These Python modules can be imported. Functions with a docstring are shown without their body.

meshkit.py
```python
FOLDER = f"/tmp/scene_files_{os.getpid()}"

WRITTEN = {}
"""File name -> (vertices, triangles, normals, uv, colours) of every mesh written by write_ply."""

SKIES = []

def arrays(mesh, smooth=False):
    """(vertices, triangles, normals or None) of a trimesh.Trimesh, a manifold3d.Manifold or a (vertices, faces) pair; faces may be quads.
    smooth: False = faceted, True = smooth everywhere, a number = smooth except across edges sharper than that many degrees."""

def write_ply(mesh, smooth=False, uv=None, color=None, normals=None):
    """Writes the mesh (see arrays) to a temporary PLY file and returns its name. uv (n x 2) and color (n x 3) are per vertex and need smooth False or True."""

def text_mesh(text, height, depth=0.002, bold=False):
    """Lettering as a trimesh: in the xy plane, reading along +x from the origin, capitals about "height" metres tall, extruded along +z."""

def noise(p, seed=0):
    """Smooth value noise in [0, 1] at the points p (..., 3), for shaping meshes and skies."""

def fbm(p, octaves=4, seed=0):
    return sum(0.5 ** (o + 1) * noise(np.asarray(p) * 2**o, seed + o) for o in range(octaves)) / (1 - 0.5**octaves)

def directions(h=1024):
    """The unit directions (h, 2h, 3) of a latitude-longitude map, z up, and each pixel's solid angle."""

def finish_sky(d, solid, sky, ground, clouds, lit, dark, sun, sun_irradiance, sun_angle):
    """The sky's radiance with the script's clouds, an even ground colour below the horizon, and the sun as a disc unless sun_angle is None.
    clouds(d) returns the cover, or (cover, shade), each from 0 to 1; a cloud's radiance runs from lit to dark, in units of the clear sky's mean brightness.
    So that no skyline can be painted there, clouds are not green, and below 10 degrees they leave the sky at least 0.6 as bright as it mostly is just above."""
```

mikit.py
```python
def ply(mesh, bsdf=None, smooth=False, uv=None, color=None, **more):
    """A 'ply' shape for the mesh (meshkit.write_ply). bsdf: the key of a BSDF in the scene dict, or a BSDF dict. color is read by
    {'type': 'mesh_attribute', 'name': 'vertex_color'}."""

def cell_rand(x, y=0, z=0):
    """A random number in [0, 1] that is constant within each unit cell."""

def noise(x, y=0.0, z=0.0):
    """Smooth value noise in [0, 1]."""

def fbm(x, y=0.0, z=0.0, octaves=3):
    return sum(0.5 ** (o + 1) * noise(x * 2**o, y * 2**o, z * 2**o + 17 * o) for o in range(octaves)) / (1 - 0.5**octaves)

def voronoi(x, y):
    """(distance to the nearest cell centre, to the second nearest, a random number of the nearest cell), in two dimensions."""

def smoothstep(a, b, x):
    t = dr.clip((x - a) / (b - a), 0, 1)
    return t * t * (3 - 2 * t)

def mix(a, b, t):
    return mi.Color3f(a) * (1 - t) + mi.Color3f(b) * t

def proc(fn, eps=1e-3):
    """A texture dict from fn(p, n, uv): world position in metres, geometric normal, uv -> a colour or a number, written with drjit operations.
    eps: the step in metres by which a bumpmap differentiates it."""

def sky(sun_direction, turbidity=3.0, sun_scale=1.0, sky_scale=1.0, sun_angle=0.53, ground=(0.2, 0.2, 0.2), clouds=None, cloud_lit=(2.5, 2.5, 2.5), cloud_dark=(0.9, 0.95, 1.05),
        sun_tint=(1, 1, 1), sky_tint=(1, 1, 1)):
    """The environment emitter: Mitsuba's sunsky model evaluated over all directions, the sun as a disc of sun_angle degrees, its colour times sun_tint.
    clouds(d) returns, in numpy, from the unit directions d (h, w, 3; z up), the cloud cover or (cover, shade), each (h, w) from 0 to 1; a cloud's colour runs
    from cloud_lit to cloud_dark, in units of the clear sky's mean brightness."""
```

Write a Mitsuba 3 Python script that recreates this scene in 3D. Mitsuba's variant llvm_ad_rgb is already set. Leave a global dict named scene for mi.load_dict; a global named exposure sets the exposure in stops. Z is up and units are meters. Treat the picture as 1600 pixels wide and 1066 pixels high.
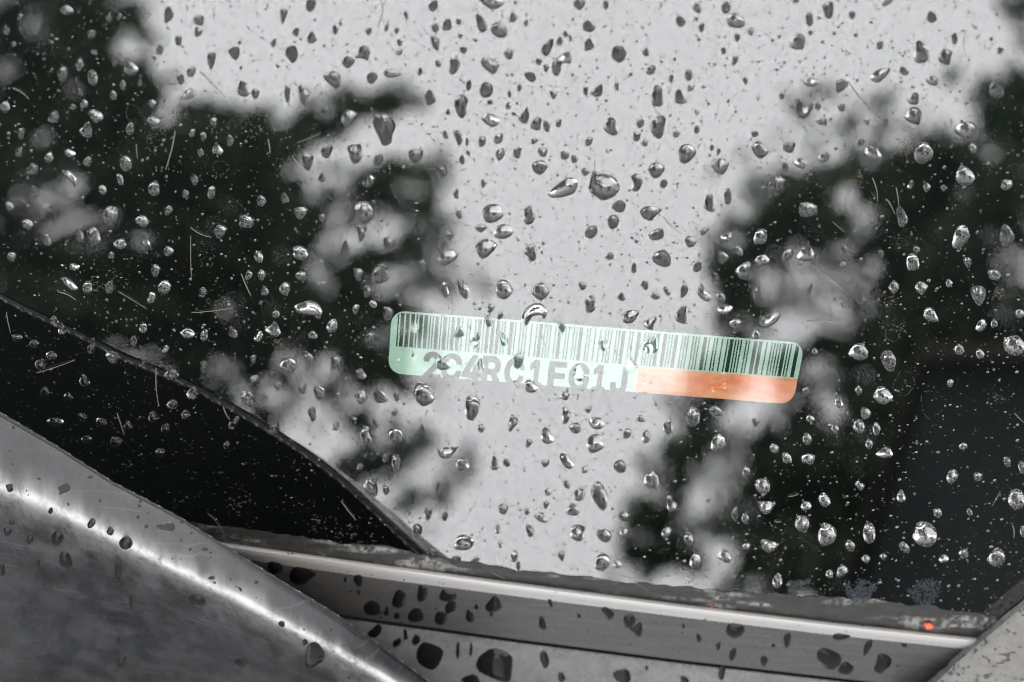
import math
import numpy as np, trimesh, shapely, mitsuba as mi, drjit as dr
from shapely.geometry import Polygon, box as sbox
from shapely.ops import unary_union
from scipy.spatial import Delaunay
from scipy.sparse import coo_matrix
from scipy.sparse.linalg import spsolve
import mikit, meshkit
from mikit import proc, fbm, noise, smoothstep, mix, voronoi

rng = np.random.default_rng(7)
T = mi.ScalarTransform4f

# ------------------------------------------------------------------ camera, sky, exposure
RAKE, INC, DIST, TX = math.radians(20), math.radians(50), 0.80, 0.1406   # glass slope, view angle off the glass normal, camera distance, tan(half fov)
cr, sr = math.cos(RAKE), math.sin(RAKE)
R = np.array([[1, 0, 0], [0, cr, -sr], [0, sr, cr]])                    # glass frame (x along the car, y up the glass, z out of it) -> world
CAM = np.array([0, math.sin(INC), math.cos(INC)]) * DIST
FWD, UPV, RGT = -CAM / DIST, np.array([0, math.cos(INC), -math.sin(INC)]), np.array([1.0, 0, 0])
exposure = 3.42
scene, labels = {}, {}
scene['camera'] = dict(type='thinlens', fov=2 * math.degrees(math.atan(TX)), fov_axis='x', aperture_radius=0.0025, focus_distance=DIST,
                       near_clip=0.01, far_clip=400.0,
                       to_world=T().look_at(origin=(R @ CAM).tolist(), target=[0, 0, 0], up=(R @ UPV).tolist()))


def overcast(d):
    el = d[..., 2]
    n = meshkit.fbm(d * np.array([2.5, 2.5, 4.0]) + 5.0, 4, 3)
    return np.ones(d.shape[:2]), np.clip(1 - el + 0.20 * (n - 0.5), 0, 1)      # an overcast sky, brighter overhead than at the horizon


scene['daylight'] = mikit.sky((0.35, 0.25, 0.9), turbidity=3, sun_scale=0.12, sun_angle=14, clouds=overcast,
                              cloud_lit=(3.5, 3.5, 3.54), cloud_dark=(1.30, 1.32, 1.36), ground=(0.08, 0.08, 0.08))

# ------------------------------------------------------------------ helpers


def ray(px, py):
    d = FWD + RGT * ((px - 800) / 800 * TX) + UPV * ((533 - py) / 800 * TX)
    return d / np.linalg.norm(d)


def at(px, py, h=0.0):
    """The point at height h (metres) over the glass that the photograph shows at a pixel; glass frame."""
    d = ray(px, py)
    return CAM + d * ((h - CAM[2]) / d[2])


def seen(px, py, dist):
    """A point the glass mirrors at a pixel, dist metres beyond it; world frame."""
    p, d = at(px, py), ray(px, py)
    d = d * np.array([1, 1, -1])
    return R @ (p + d * dist)


def world(v):
    return np.asarray(v) @ R.T


def put(key, v, f, bsdf, smooth=False, local=True, **more):
    v = world(v) if local else np.asarray(v, float)
    scene[key] = mikit.ply((v, np.asarray(f)), bsdf, smooth, **more)


count = {}


def numbered(name):
    n = count.get(name, 0)
    count[name] = n + 1
    return name if n == 0 else f'{name}_{n:03d}'


def tag(key, label, category=None, group=None, kind=None):
    labels[key] = {k: x for k, x in dict(label=label, category=category, group=group, kind=kind).items() if x}


def loft(rows):
    """Quads between rows of equally many points."""
    rows = np.array(rows)
    m, n = rows.shape[:2]
    i = np.arange(m * n).reshape(m, n)
    f = np.stack([i[:-1, :-1], i[1:, :-1], i[1:, 1:], i[:-1, 1:]], -1).reshape(-1, 4)
    return rows.reshape(-1, 3), np.vstack([f[:, [0, 1, 2]], f[:, [0, 2, 3]]])


def line(pts, xs):
    p = np.array(pts, float)
    return np.interp(xs, p[:, 0], p[:, 1])


def flat_poly(poly, z):
    """Triangles of a shapely polygon (or several), flat at height z over the glass."""
    vs, fs, n = [], [], 0
    for g in getattr(poly, 'geoms', [poly]):
        if g.is_empty or g.geom_type != 'Polygon':
            continue
        v, f = trimesh.creation.triangulate_polygon(g, engine='earcut')
        a = v[f]
        area = (a[:, 1, 0] - a[:, 0, 0]) * (a[:, 2, 1] - a[:, 0, 1]) - (a[:, 1, 1] - a[:, 0, 1]) * (a[:, 2, 0] - a[:, 0, 0])
        f = np.where((area < 0)[:, None], f[:, ::-1], f)
        vs.append(np.column_stack([v, np.full(len(v), z)])); fs.append(f + n); n += len(v)
    return np.vstack(vs), np.vstack(fs)


# ------------------------------------------------------------------ materials
def mat(name, d):
    scene[name] = d
    return name


def local_mm(p):
    """World position -> glass frame, in millimetres."""
    return p.x * 1000, (p.y * cr + p.z * sr) * 1000, (p.z * cr - p.y * sr) * 1000


mat('m_water', dict(type='dielectric', int_ior=1.333, ext_ior=1.0))
mat('m_glass', dict(type='thindielectric', int_ior=2.35, specular_transmittance={'type': 'rgb', 'value': [0.66, 0.73, 0.70]}))
mat('m_dash', dict(type='twosided', b=dict(type='diffuse', reflectance={'type': 'rgb', 'value': [0.009, 0.0105, 0.0105]})))
mat('m_wet', dict(type='plastic', int_ior=1.333, diffuse_reflectance={'type': 'rgb', 'value': [0.008, 0.0085, 0.0095]}))


def f_paper(p, n, uv):
    x, y, z = local_mm(p)
    s = fbm(x * 0.5, y * 0.5, 3.0)
    return mix((0.42, 0.56, 0.49), (0.49, 0.61, 0.545), s)


def f_orange(p, n, uv):
    x, y, z = local_mm(p)
    s = smoothstep(0.35, 0.7, fbm(x * 0.22, y * 0.35, 7.0, 4))
    return mix((0.80, 0.26, 0.145), (0.84, 0.39, 0.245), s)


mat('m_paper', dict(type='twosided', b=dict(type='diffuse', reflectance=proc(f_paper))))
mat('m_orange', dict(type='twosided', b=dict(type='diffuse', reflectance=proc(f_orange))))
mat('m_ink', dict(type='twosided', b=dict(type='diffuse', reflectance={'type': 'rgb', 'value': [0.02, 0.035, 0.03]})))


def f_arm(p, n, uv):
    x, y, z = local_mm(p)
    s = fbm(x * 0.30, y * 0.10, z * 0.08, 4)
    q = fbm(x * 1.5, y * 0.45, z * 0.40, 3)
    scratch = smoothstep(0.86, 0.90, noise(x * 0.5 + y * 1.9 + 4 * s, (x * 0.9 - y * 0.35) * 0.06, 2.0))
    c = mix((0.002, 0.0024, 0.0032), (0.009, 0.0105, 0.0130), smoothstep(0.2, 0.8, s * 0.6 + q * 0.4)) + mi.Color3f(0.012) * scratch
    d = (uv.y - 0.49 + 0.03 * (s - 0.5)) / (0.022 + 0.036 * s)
    crease_sheen = (0.62 * dr.exp(-d * d) + 0.38 * dr.exp(-0.12 * d * d)) * smoothstep(0.05, 0.8, s * 0.6 + q * 0.6 + 0.05)  # sky highlight along the crease, painted into the base colour
    return mix(c, (0.36, 0.365, 0.37), crease_sheen)


def r_arm(p, n, uv):
    x, y, z = local_mm(p)
    return mi.Float(0.20 + 0.30 * smoothstep(0.3, 0.7, fbm(x * 0.22 + 5, y * 0.12, z * 0.08, 4)))


def h_grain(p, n, uv):
    x, y, z = local_mm(p)
    return fbm(x * 1.5, y * 1.5, z * 1.5, 3) * 0.00016


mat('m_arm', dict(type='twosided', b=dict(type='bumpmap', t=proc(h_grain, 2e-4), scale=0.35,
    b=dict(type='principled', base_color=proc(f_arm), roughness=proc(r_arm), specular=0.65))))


def f_trim(p, n, uv):
    x, y, z = local_mm(p)
    s = fbm(x * 0.12, y * 1.2 + x * 0.13, z * 1.2, 4)
    speck = smoothstep(0.78, 0.84, noise(x * 2.3, y * 2.3, z * 2.3))
    return mix((0.032, 0.032, 0.033), (0.062, 0.062, 0.063), s) + mi.Color3f(0.03) * speck


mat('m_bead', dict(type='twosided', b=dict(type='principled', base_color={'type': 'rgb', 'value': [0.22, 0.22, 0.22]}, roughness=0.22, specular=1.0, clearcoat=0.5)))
mat('m_trim', dict(type='twosided', b=dict(type='principled', base_color=proc(f_trim), roughness=0.30, specular=0.5)))


def f_cowl(p, n, uv):
    x, y, z = local_mm(p)
    s = fbm(x * 0.25, y * 0.25, z * 0.25, 4)
    a, b, c = voronoi(x * 2.2, y * 2.2)
    return mix((0.050, 0.052, 0.058), (0.150, 0.153, 0.163), s * 0.7 + 0.4 * c)


def h_cowl(p, n, uv):
    x, y, z = local_mm(p)
    a, b, c = voronoi(x * 2.2 + noise(x, y), y * 2.2)
    return smoothstep(0.0, 0.35, b - a) * 0.00022


mat('m_cowl', dict(type='twosided', b=dict(type='bumpmap', t=proc(h_cowl, 1e-4), scale=1.6,
    b=dict(type='principled', base_color=proc(f_cowl), roughness=0.42, specular=0.5))))


def f_cover(p, n, uv):
    x, y, z = local_mm(p)
    s = fbm(x * 0.6, y * 0.6, z * 0.6, 4)
    pit = smoothstep(0.62, 0.75, fbm(x * 0.9 + 9, y * 0.9, z * 0.9, 2))
    return mix((0.070, 0.069, 0.066), (0.13, 0.128, 0.124), s) * (1 - 0.75 * pit)


mat('m_cover', dict(type='twosided', b=dict(type='bumpmap', t=proc(h_grain, 2e-4), scale=1.0,
    b=dict(type='principled', base_color=proc(f_cover), roughness=0.5, specular=0.4))))


def f_seal(p, n, uv):
    x, y, z = local_mm(p)
    s = fbm(x * 0.5, y * 0.9 + x * 0.1, 1.0, 5)
    w = smoothstep(0.46, 0.78, fbm(x * 0.10 + 4, y * 0.35 + x * 0.04, 5.0, 5)) * smoothstep(0.25, 0.75, fbm(x * 1.1, y * 0.7, 2.0, 5))
    return mix(mix((0.008, 0.0082, 0.0082), (0.024, 0.024, 0.0235), s), (0.14, 0.14, 0.138), w)


mat('m_seal', dict(type='twosided', b=dict(type='principled', base_color=proc(f_seal), roughness=0.6, specular=0.3)))
mat('m_straw', dict(type='twosided', b=dict(type='principled', base_color={'type': 'rgb', 'value': [0.11, 0.105, 0.08]}, roughness=0.5)))
mat('m_dirt', dict(type='twosided', b=dict(type='diffuse', reflectance={'type': 'rgb', 'value': [0.07, 0.06, 0.045]})))
mat('m_ring', dict(type='twosided', b=dict(type='diffuse', reflectance={'type': 'rgb', 'value': [0.045, 0.045, 0.042]})))
mat('m_residue', dict(type='twosided', b=dict(type='diffuse', reflectance={'type': 'rgb', 'value': [0.026, 0.030, 0.034]})))
mat('m_scrap', dict(type='twosided', b=dict(type='principled', base_color={'type': 'rgb', 'value': [0.42, 0.062, 0.020]}, roughness=0.4)))
mat('m_leaf', dict(type='twosided', b=dict(type='diffuse', reflectance={'type': 'rgb', 'value': [0.082, 0.115, 0.070]})))
mat('m_bark', dict(type='twosided', b=dict(type='diffuse', reflectance={'type': 'rgb', 'value': [0.05, 0.045, 0.038]})))


def f_ground(p, n, uv):
    return mix((0.035, 0.036, 0.037), (0.055, 0.055, 0.055), fbm(p.x * 3, p.y * 3, 0.0))


mat('m_wall', dict(type='twosided', b=dict(type='diffuse', reflectance=proc(lambda p, n, uv: mix((0.46, 0.46, 0.45), (0.56, 0.56, 0.55), fbm(p.x, p.y, p.z * 2))))))
mat('m_slate', dict(type='twosided', b=dict(type='diffuse', reflectance={'type': 'rgb', 'value': [0.032, 0.037, 0.039]})))
mat('m_black', dict(type='twosided', b=dict(type='diffuse', reflectance={'type': 'rgb', 'value': [0.006, 0.0065, 0.007]})))
mat('m_ground', dict(type='twosided', b=dict(type='diffuse', reflectance=proc(f_ground))))

# ------------------------------------------------------------------ the setting: the ground far below, the dark dashboard under the glass
g = np.array([[-60, -60, -1.05], [60, -60, -1.05], [60, 60, -1.05], [-60, 60, -1.05]], float)
put('ground', g, [[0, 1, 2], [0, 2, 3]], 'm_ground', local=False)
tag('ground', 'dark asphalt below the car', kind='structure')

# ------------------------------------------------------------------ the two trees that the glass mirrors
LEFT = """65 300 60 60 .30;500 340 60 50 .30;470 230 50 40 .25;480 600 50 70 .22;20 340 40 40 .5;560 330 40 40 .4;690 420 60 70 .10;640 700 70 90 .14;600 340 70 60 .12;490 600 50 80 .10;60 310 70 70 .10;690 330 40 60 .10;660 600 50 60 .12;520 260 60 40 .08;470 335 40 40 3;455 300 26 30 2.5;470 480 60 40 3;440 520 50 40 3;530 520 40 50 3;545 470 50 40 3;150 225 60 40 3;250 280 60 40 3;330 270 60 40 3;180 480 80 40 3;280 500 80 40 3;215 440 60 40 3;195 455 60 40 3;330 430 70 40 3;205 130 40 40 1.6;330 440 60 40 3;140 480 60 40 3;420 290 50 50 2.5;60 470 80 40 3;50 185 80 50 3;120 220 70 40 2.5;60 120 90 70 3;20 400 60 30 3;330 180 70 26 2.4;430 200 60 22 2.4;160 150 90 60 3;120 30 60 40 2.5;20 200 50 40 2.5;200 30 42 36 2.2;180 215 90 50 3;300 230 90 55 3;400 235 80 45 3;
500 197 60 22 2.5;560 168 55 18 3;620 156 45 15 3.5;648 160 20 9 3;210 300 60 70 3;300 330 100 70 3;400 345 75 60 3;450 335 36 40 2.5;
165 395 50 40 3;60 440 80 40 3;250 430 120 60 3;400 440 90 70 3;470 390 36 50 2.5;590 280 55 30 3;645 264 34 16 2;660 330 30 64 1.8;600 310 40 24 2;
560 300 30 20 2;700 370 30 30 .6;580 412 54 26 2.2;640 392 44 24 1.6;540 445 54 44 3;600 480 60 50 2;560 540 45 60 2.5;590 600 38 60 2.2;
620 560 30 50 1.5;100 520 150 60 3;300 540 110 70 3;395 560 48 60 3;415 640 30 50 2.5;525 620 20 40 1;570 670 30 40 1.8;600 720 40 40 1.2;
650 700 24 35 1;690 770 24 40 1;640 780 30 30 .9;722 725 24 40 .8;560 740 50 30 1.5;680 440 60 25 .6;745 440 30 25 .4;
15 40 30 50 1.5;240 140 36 34 1.6;15 300 20 80 3;150 285 34 50 2.5;60 250 60 26 1.5;90 420 90 36 3;150 70 50 60 2;30 20 40 30 1.4;
100 650 160 70 3;300 660 110 60 3;-120 60 120 120 3;-130 300 140 140 3;-140 540 150 140 3;-320 120 130 140 2.5;-330 380 140 150 2.5;-320 640 140 150 2.5;
70 -60 120 50 2.5;-120 -160 150 110 2.5;120 -170 110 70 2;-350 -120 120 110 2;-40 -300 130 90 2"""
RIGHT = """1300 420 50 40 .28;1265 475 44 30 .30;1345 400 30 44 .6;1220 410 30 40 .5;1135 700 50 70 .28;1110 830 40 60 .28;1340 470 34 36 .5;1260 200 80 70 .12;1180 300 50 70 .16;1090 800 50 90 .22;1150 720 40 90 .12;1290 440 70 60 .12;1225 470 40 50 .18;1300 610 40 50 .15;1440 180 60 30 .06;1130 560 50 60 .3;1290 540 40 24 2.5;1330 570 30 30 2;1440 420 60 60 3;1390 300 50 40 3;1440 560 60 50 3;1400 560 50 40 3;1380 610 50 40 3;1340 660 40 40 2.5;1230 590 36 40 2;1560 150 50 40 3;1590 200 60 60 3;1350 860 80 60 3;1290 860 70 60 3;1420 830 70 60 3;1450 300 80 60 3;1460 290 50 40 3;1400 690 80 60 3;1480 720 100 80 3;1560 760 80 80 3;1400 740 80 60 3;1500 850 110 70 3;1530 620 80 60 3;1490 480 80 60 3;1290 760 70 60 2.5;1250 650 40 30 2;1340 600 40 40 1.6;1588 22 26 18 2;1590 130 36 34 2.5;1562 195 60 36 3;1480 244 60 38 3;1420 275 60 42 3;1560 300 80 80 3;1350 292 48 38 1.8;1300 272 33 38 1.1;
1250 300 38 48 1;1290 140 24 18 1;1240 166 28 18 .6;1330 190 24 18 1;1375 152 30 13 .7;1380 192 20 18 1;1220 340 38 38 1.3;1290 350 60 36 2.3;
1405 360 68 60 3;1500 400 100 80 3;1180 400 28 50 1.5;1160 460 38 50 2;1190 490 28 24 1.6;1130 500 28 40 1.3;1245 368 50 20 2.5;1270 325 50 40 2.2;1402 460 38 60 3;
1360 545 56 45 3;1500 540 110 80 3;1300 548 36 20 1.2;1255 600 24 40 1;1400 640 80 70 3;1520 680 100 90 3;1092 655 40 50 2;1065 720 40 54 3;
1030 790 44 64 3;1045 865 55 44 3;990 860 34 34 2.2;1205 690 38 54 3;1180 760 30 50 1.5;1150 800 30 40 1.2;1250 720 60 60 3;1225 800 66 70 3;1330 800 90 70 3;1450 800 100 80 3;
1560 830 80 80 3;1250 880 90 50 3;1400 900 100 50 3;1350 640 28 28 1.6;1185 860 36 50 2;1300 695 40 28 2.3;1112 600 44 46 2;1150 560 40 44 2;1145 440 40 60 2.5;1230 330 60 40 2;1190 370 50 50 2;
1230 562 38 28 1;1740 200 120 110 3;1740 430 130 130 3;1740 680 140 130 3;1760 900 140 110 3;1940 200 130 130 2.5;1950 480 140 150 2.5;1950 780 140 150 2.5;
1720 30 110 80 2.5;1900 -60 120 100 2;1720 -120 100 70 1.5;1300 980 160 60 3;1550 980 160 60 3"""


def tree(name, spec, dist, trunk_px, label, seed):
    r = np.random.default_rng(seed)
    key = numbered(name)
    base = seen(*trunk_px, dist + 0.6)
    foot, top = np.array([base[0], base[1], -1.05]), base + np.array([0, 0, 2.2])
    px_m = 2 * TX / 1600 * (dist + DIST)                     # metres per pixel out there
    vs, fs, limbs, n = [], [], [], 0
    for item in spec.replace('\n', '').split(';'):
        x, y, rx, ry, cov = map(float, item.split())
        d0 = dist + r.uniform(-0.9, 0.9)
        c = seen(x, y, d0)
        a, b = rx * px_m, ry * px_m
        L = 0.065
        k = int(3.6 * cov * math.pi * a * b / (L * L * 0.42)) + 2
        ns = 8 + int(60 * a)                                        # sprays of leaves within the clump, each drawn out along a twig
        sub, way = r.normal(0, 0.40, (ns, 3)), r.normal(size=(ns, 3)) + [0, 0, -0.3]
        way /= np.linalg.norm(way, axis=1, keepdims=True)
        pick = r.integers(0, ns, k)
        far = np.where(np.arange(ns) % 3 == 0, 1.5, 0.88)[:, None]      # every third spray reaches out of the clump
        q = sub[pick] * far[pick] + way[pick] * r.normal(0, 0.30, (k, 1)) + r.normal(0, 0.085, (k, 3))
        q *= np.array([a, max(a, b) * 0.9, b])
        e1 = r.normal(size=(k, 3)); e1 /= np.linalg.norm(e1, axis=1, keepdims=True)
        e2 = np.cross(e1, r.normal(size=(k, 3))); e2 /= np.linalg.norm(e2, axis=1, keepdims=True)
        s = L * r.uniform(0.6, 1.25, (k, 1))
        p = c + q
        bend = np.cross(e1, e2) * s * 0.12
        v = np.stack([p - e1 * s * .62, p + e2 * s * .3 + bend, p + e1 * s * .62, p - e2 * s * .3 + bend], 1).reshape(-1, 3)
        i = np.arange(k)[:, None] * 4 + n
        vs.append(v); fs.append(np.vstack([i + [[0, 1, 2]], i + [[0, 2, 3]]])); n += 4 * k
        t = np.clip((c[2] - 0.6 - foot[2]) / (top[2] - foot[2]), 0.35, 0.95)
        limbs.append((foot + (top - foot) * t, c, 0.02 + 0.012 * min(a, 1)))
    put(key + '__crown', np.vstack(vs), np.vstack(fs), 'm_leaf', local=False)
    parts = []
    for i in range(7):
        z0, z1 = i / 7, (i + 1) / 7
        parts.append(trimesh.creation.cone(radius=0.1, height=0.1) if False else
                     trimesh.convex.convex_hull(np.vstack([ring(foot + (top - foot) * z, 0.17 * (1 - z) + 0.05) for z in (z0, z1)])))
    for p0, p1, rad in limbs:
        parts.append(trimesh.convex.convex_hull(np.vstack([ring(p0, rad * 1.6), ring(p1, 0.008)])))
    m = trimesh.util.concatenate(parts)
    put(key + '__trunk', m.vertices, m.faces, 'm_bark', local=False, smooth=40)
    tag(key, label, 'tree')


def ring(c, rad):
    a = np.arange(8) * math.pi / 4
    return np.vstack([c + np.stack([np.cos(a), np.sin(a), 0 * a], 1) * rad, c + [0, 0, 0.004]])


tree('tree', LEFT, 16.0, (-230, 300), 'dark leafy tree mirrored in the left half of the glass', 11)
tree('tree', RIGHT, 16.5, (1800, 450), 'dark leafy tree mirrored in the right half of the glass', 12)

# a pale unseen wall, added so that the drops pick up bright crescents
wb = trimesh.creation.box(extents=(60, 0.3, 4.2)); wb.apply_translation([0, -13.0, 1.05])
wc = trimesh.creation.box(extents=(60.1, 0.42, 0.12)); wc.apply_translation([0, -13.0, 3.213])
put('added_wall__wall', wb.vertices, wb.faces, 'm_wall', local=False)
put('added_wall__coping', wc.vertices, wc.faces, 'm_wall', local=False)
tag('added_wall', 'pale unseen wall added to brighten the raindrops that mirror it', 'wall')

# a dark house before the right tree: mirrored at the right edge
p0, p1 = seen(1432, 552, 12.4), seen(1432, 575, 12.4)
wd = 5.0
hb = trimesh.creation.box(extents=(wd, 3.0, p1[2] + 1.05)); hb.apply_translation([p0[0] + wd / 2 + 0.05, p0[1] - 1.5, (p1[2] - 1.05) / 2])
hf = trimesh.creation.box(extents=(wd + 0.1, 3.2, p0[2] - p1[2])); hf.apply_translation([p0[0] + wd / 2 + 0.05, p0[1] - 1.5, (p0[2] + p1[2]) / 2])
put('dark_house__wall', hb.vertices, hb.faces, 'm_slate', local=False)
put('dark_house__roof', hf.vertices, hf.faces, 'm_bark', local=False)
tag('dark_house', 'dark slate coloured house mirrored at the edge of the glass beside the tree', 'house')

# ------------------------------------------------------------------ the wiper arm, lower left
xs = np.linspace(-160, 760, 47)
edge = line([(-160, 548), (0, 645), (90, 698), (175, 753), (280, 808), (359, 858), (442, 910), (525, 960), (612, 1022), (674, 1068), (760, 1130)], xs)
crease = line([(-160, 690), (0, 762), (87, 797), (192, 849), (262, 884), (363, 932), (437, 972), (525, 1018), (590, 1055), (760, 1160)], xs)
hgt = 0.62 * np.convolve(np.pad(line([(-160, 24), (0, 25.5), (230, 30.5), (420, 33.5), (500, 33), (600, 30), (660, 28), (760, 27)], xs), 4, mode='edge'), np.ones(9) / 9, 'valid')
half = line([(-160, 20), (0, 17), (250, 12), (760, 9)], xs)
rows = []


def arm_row(dy, dh):
    rows.append([at(x, y, h / 1000) for x, y, h in zip(xs, dy, hgt + dh)])


def shift(row, d):
    rows.append([np.asarray(p) + d for p in row])


arm_row(edge, 0)
shift(rows[0], np.array([-0.0002, -0.0004, 0.0006]))
for t in (0.06, 0.3, 0.6, 0.85):
    arm_row(edge + (crease - half - edge) * t, 0.7 + 4.6 * t)
for k, (t, dh) in enumerate([(-1.0, 5.6), (-.7, 5.9), (-.35, 5.9), (0, 5.6), (.35, 4.9), (.7, 3.8), (1.0, 2.4)]):
    arm_row(crease + half * t, dh)
steep = np.interp(xs, [-160, 40, 330], [0.2, 0.4, 1.0])
for t, dh in ((14, -2.0), (40, -9), (100, -22), (200, -38), (320, -54), (430, -68)):
    arm_row(crease + half + t, 2.4 + (dh - 2.4) * steep)
top_rows = list(rows)
shift(rows[-1], np.array([0, 0, -0.004]))
under = [np.asarray(p) + [-0.0003, -0.0004, -0.0008] for p in rows[0]]
low = rows[-1]
v, f = loft([low, [np.asarray(p) + [-0.002, -0.004, -0.0016] for p in under], under])
put('wiper_arm__underside', v, f[:, ::-1], 'm_black')
v, f = loft([under, rows[0]])
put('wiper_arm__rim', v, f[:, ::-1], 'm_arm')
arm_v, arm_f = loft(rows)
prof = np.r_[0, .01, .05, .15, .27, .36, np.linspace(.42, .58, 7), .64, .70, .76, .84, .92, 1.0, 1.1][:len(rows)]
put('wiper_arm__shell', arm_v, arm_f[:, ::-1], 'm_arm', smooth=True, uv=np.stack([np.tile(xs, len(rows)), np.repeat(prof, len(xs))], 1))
labels['wiper_arm__shell'] = {'label': 'dark weathered face with a painted highlight along its crease'}
v, f = arm_v, arm_f
tag('wiper_arm', 'weathered dark grey wiper arm with a bright creased edge across the lower left corner', 'wiper arm')
arm_mesh = trimesh.Trimesh(v, f, process=False)

# ------------------------------------------------------------------ the trim strip under the glass, the seal band above it, the cowl panel below it
xs = np.linspace(180, 1720, 60)
l_top = line([(180, 822), (330, 845), (560, 877), (800, 909), (1067, 944), (1300, 972), (1560, 1000), (1720, 1016)], xs)
l_face = l_top + line([(180, 17), (560, 19), (1067, 17), (1720, 15)], xs)
l_bot = line([(180, 908), (533, 961), (800, 998), (1067, 1032), (1366, 1066), (1720, 1105)], xs)
rows = []
for y, h in ((l_top - 2, -3.0), (l_top, 0.4), (l_top + 2.5, 1.2), (l_top + 6, 1.75), (l_top + 10, 1.9), (l_top + 14, 1.6), (l_face, 0.9), (l_face + 4, 0.1)):
    rows.append([at(a, b, h / 1000) for a, b in zip(xs, y)])
for t in (0.2, 0.45, 0.7, 0.9, 1.0):
    rows.append([at(a, b, (0.1 - 7.0 * t) / 1000) for a, b in zip(xs, l_face + 4 + (l_bot - 4 - l_face) * t)])
rows.append([p + [0, 0.0005, -0.006] for p in rows[-1]])
v, f = loft(rows[:8])
put('trim_strip__bead', v, f[:, ::-1], 'm_bead', smooth=60)
v, f = loft(rows[7:])
put('trim_strip__face', v, f[:, ::-1], 'm_trim', smooth=35)
labels['trim_strip__bead'] = {'label': 'bright rounded upper edge of the trim strip'}
v, f = loft(rows)
tag('trim_strip', 'dark plastic trim strip with a bright rounded upper edge along the foot of the glass', 'trim strip')
strip_mesh = trimesh.Trimesh(v, f, process=False)

rows = []
for dy, h in ((-1, -13.0), (1.5, -9.0), (3.5, -8.3), (7, -8.0), (12, -8.2), (60, -9.5), (140, -12), (260, -17)):
    rows.append([at(a, b, h / 1000) for a, b in zip(xs, l_bot + 2 + dy)])
v, f = loft(rows)
put('plastic_cowl', v, f[:, ::-1], 'm_cowl', smooth=50)
tag('plastic_cowl', 'grained grey plastic cowl below the trim strip at the bottom edge', 'cowl')
cowl_mesh = trimesh.Trimesh(v, f, process=False)

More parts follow.
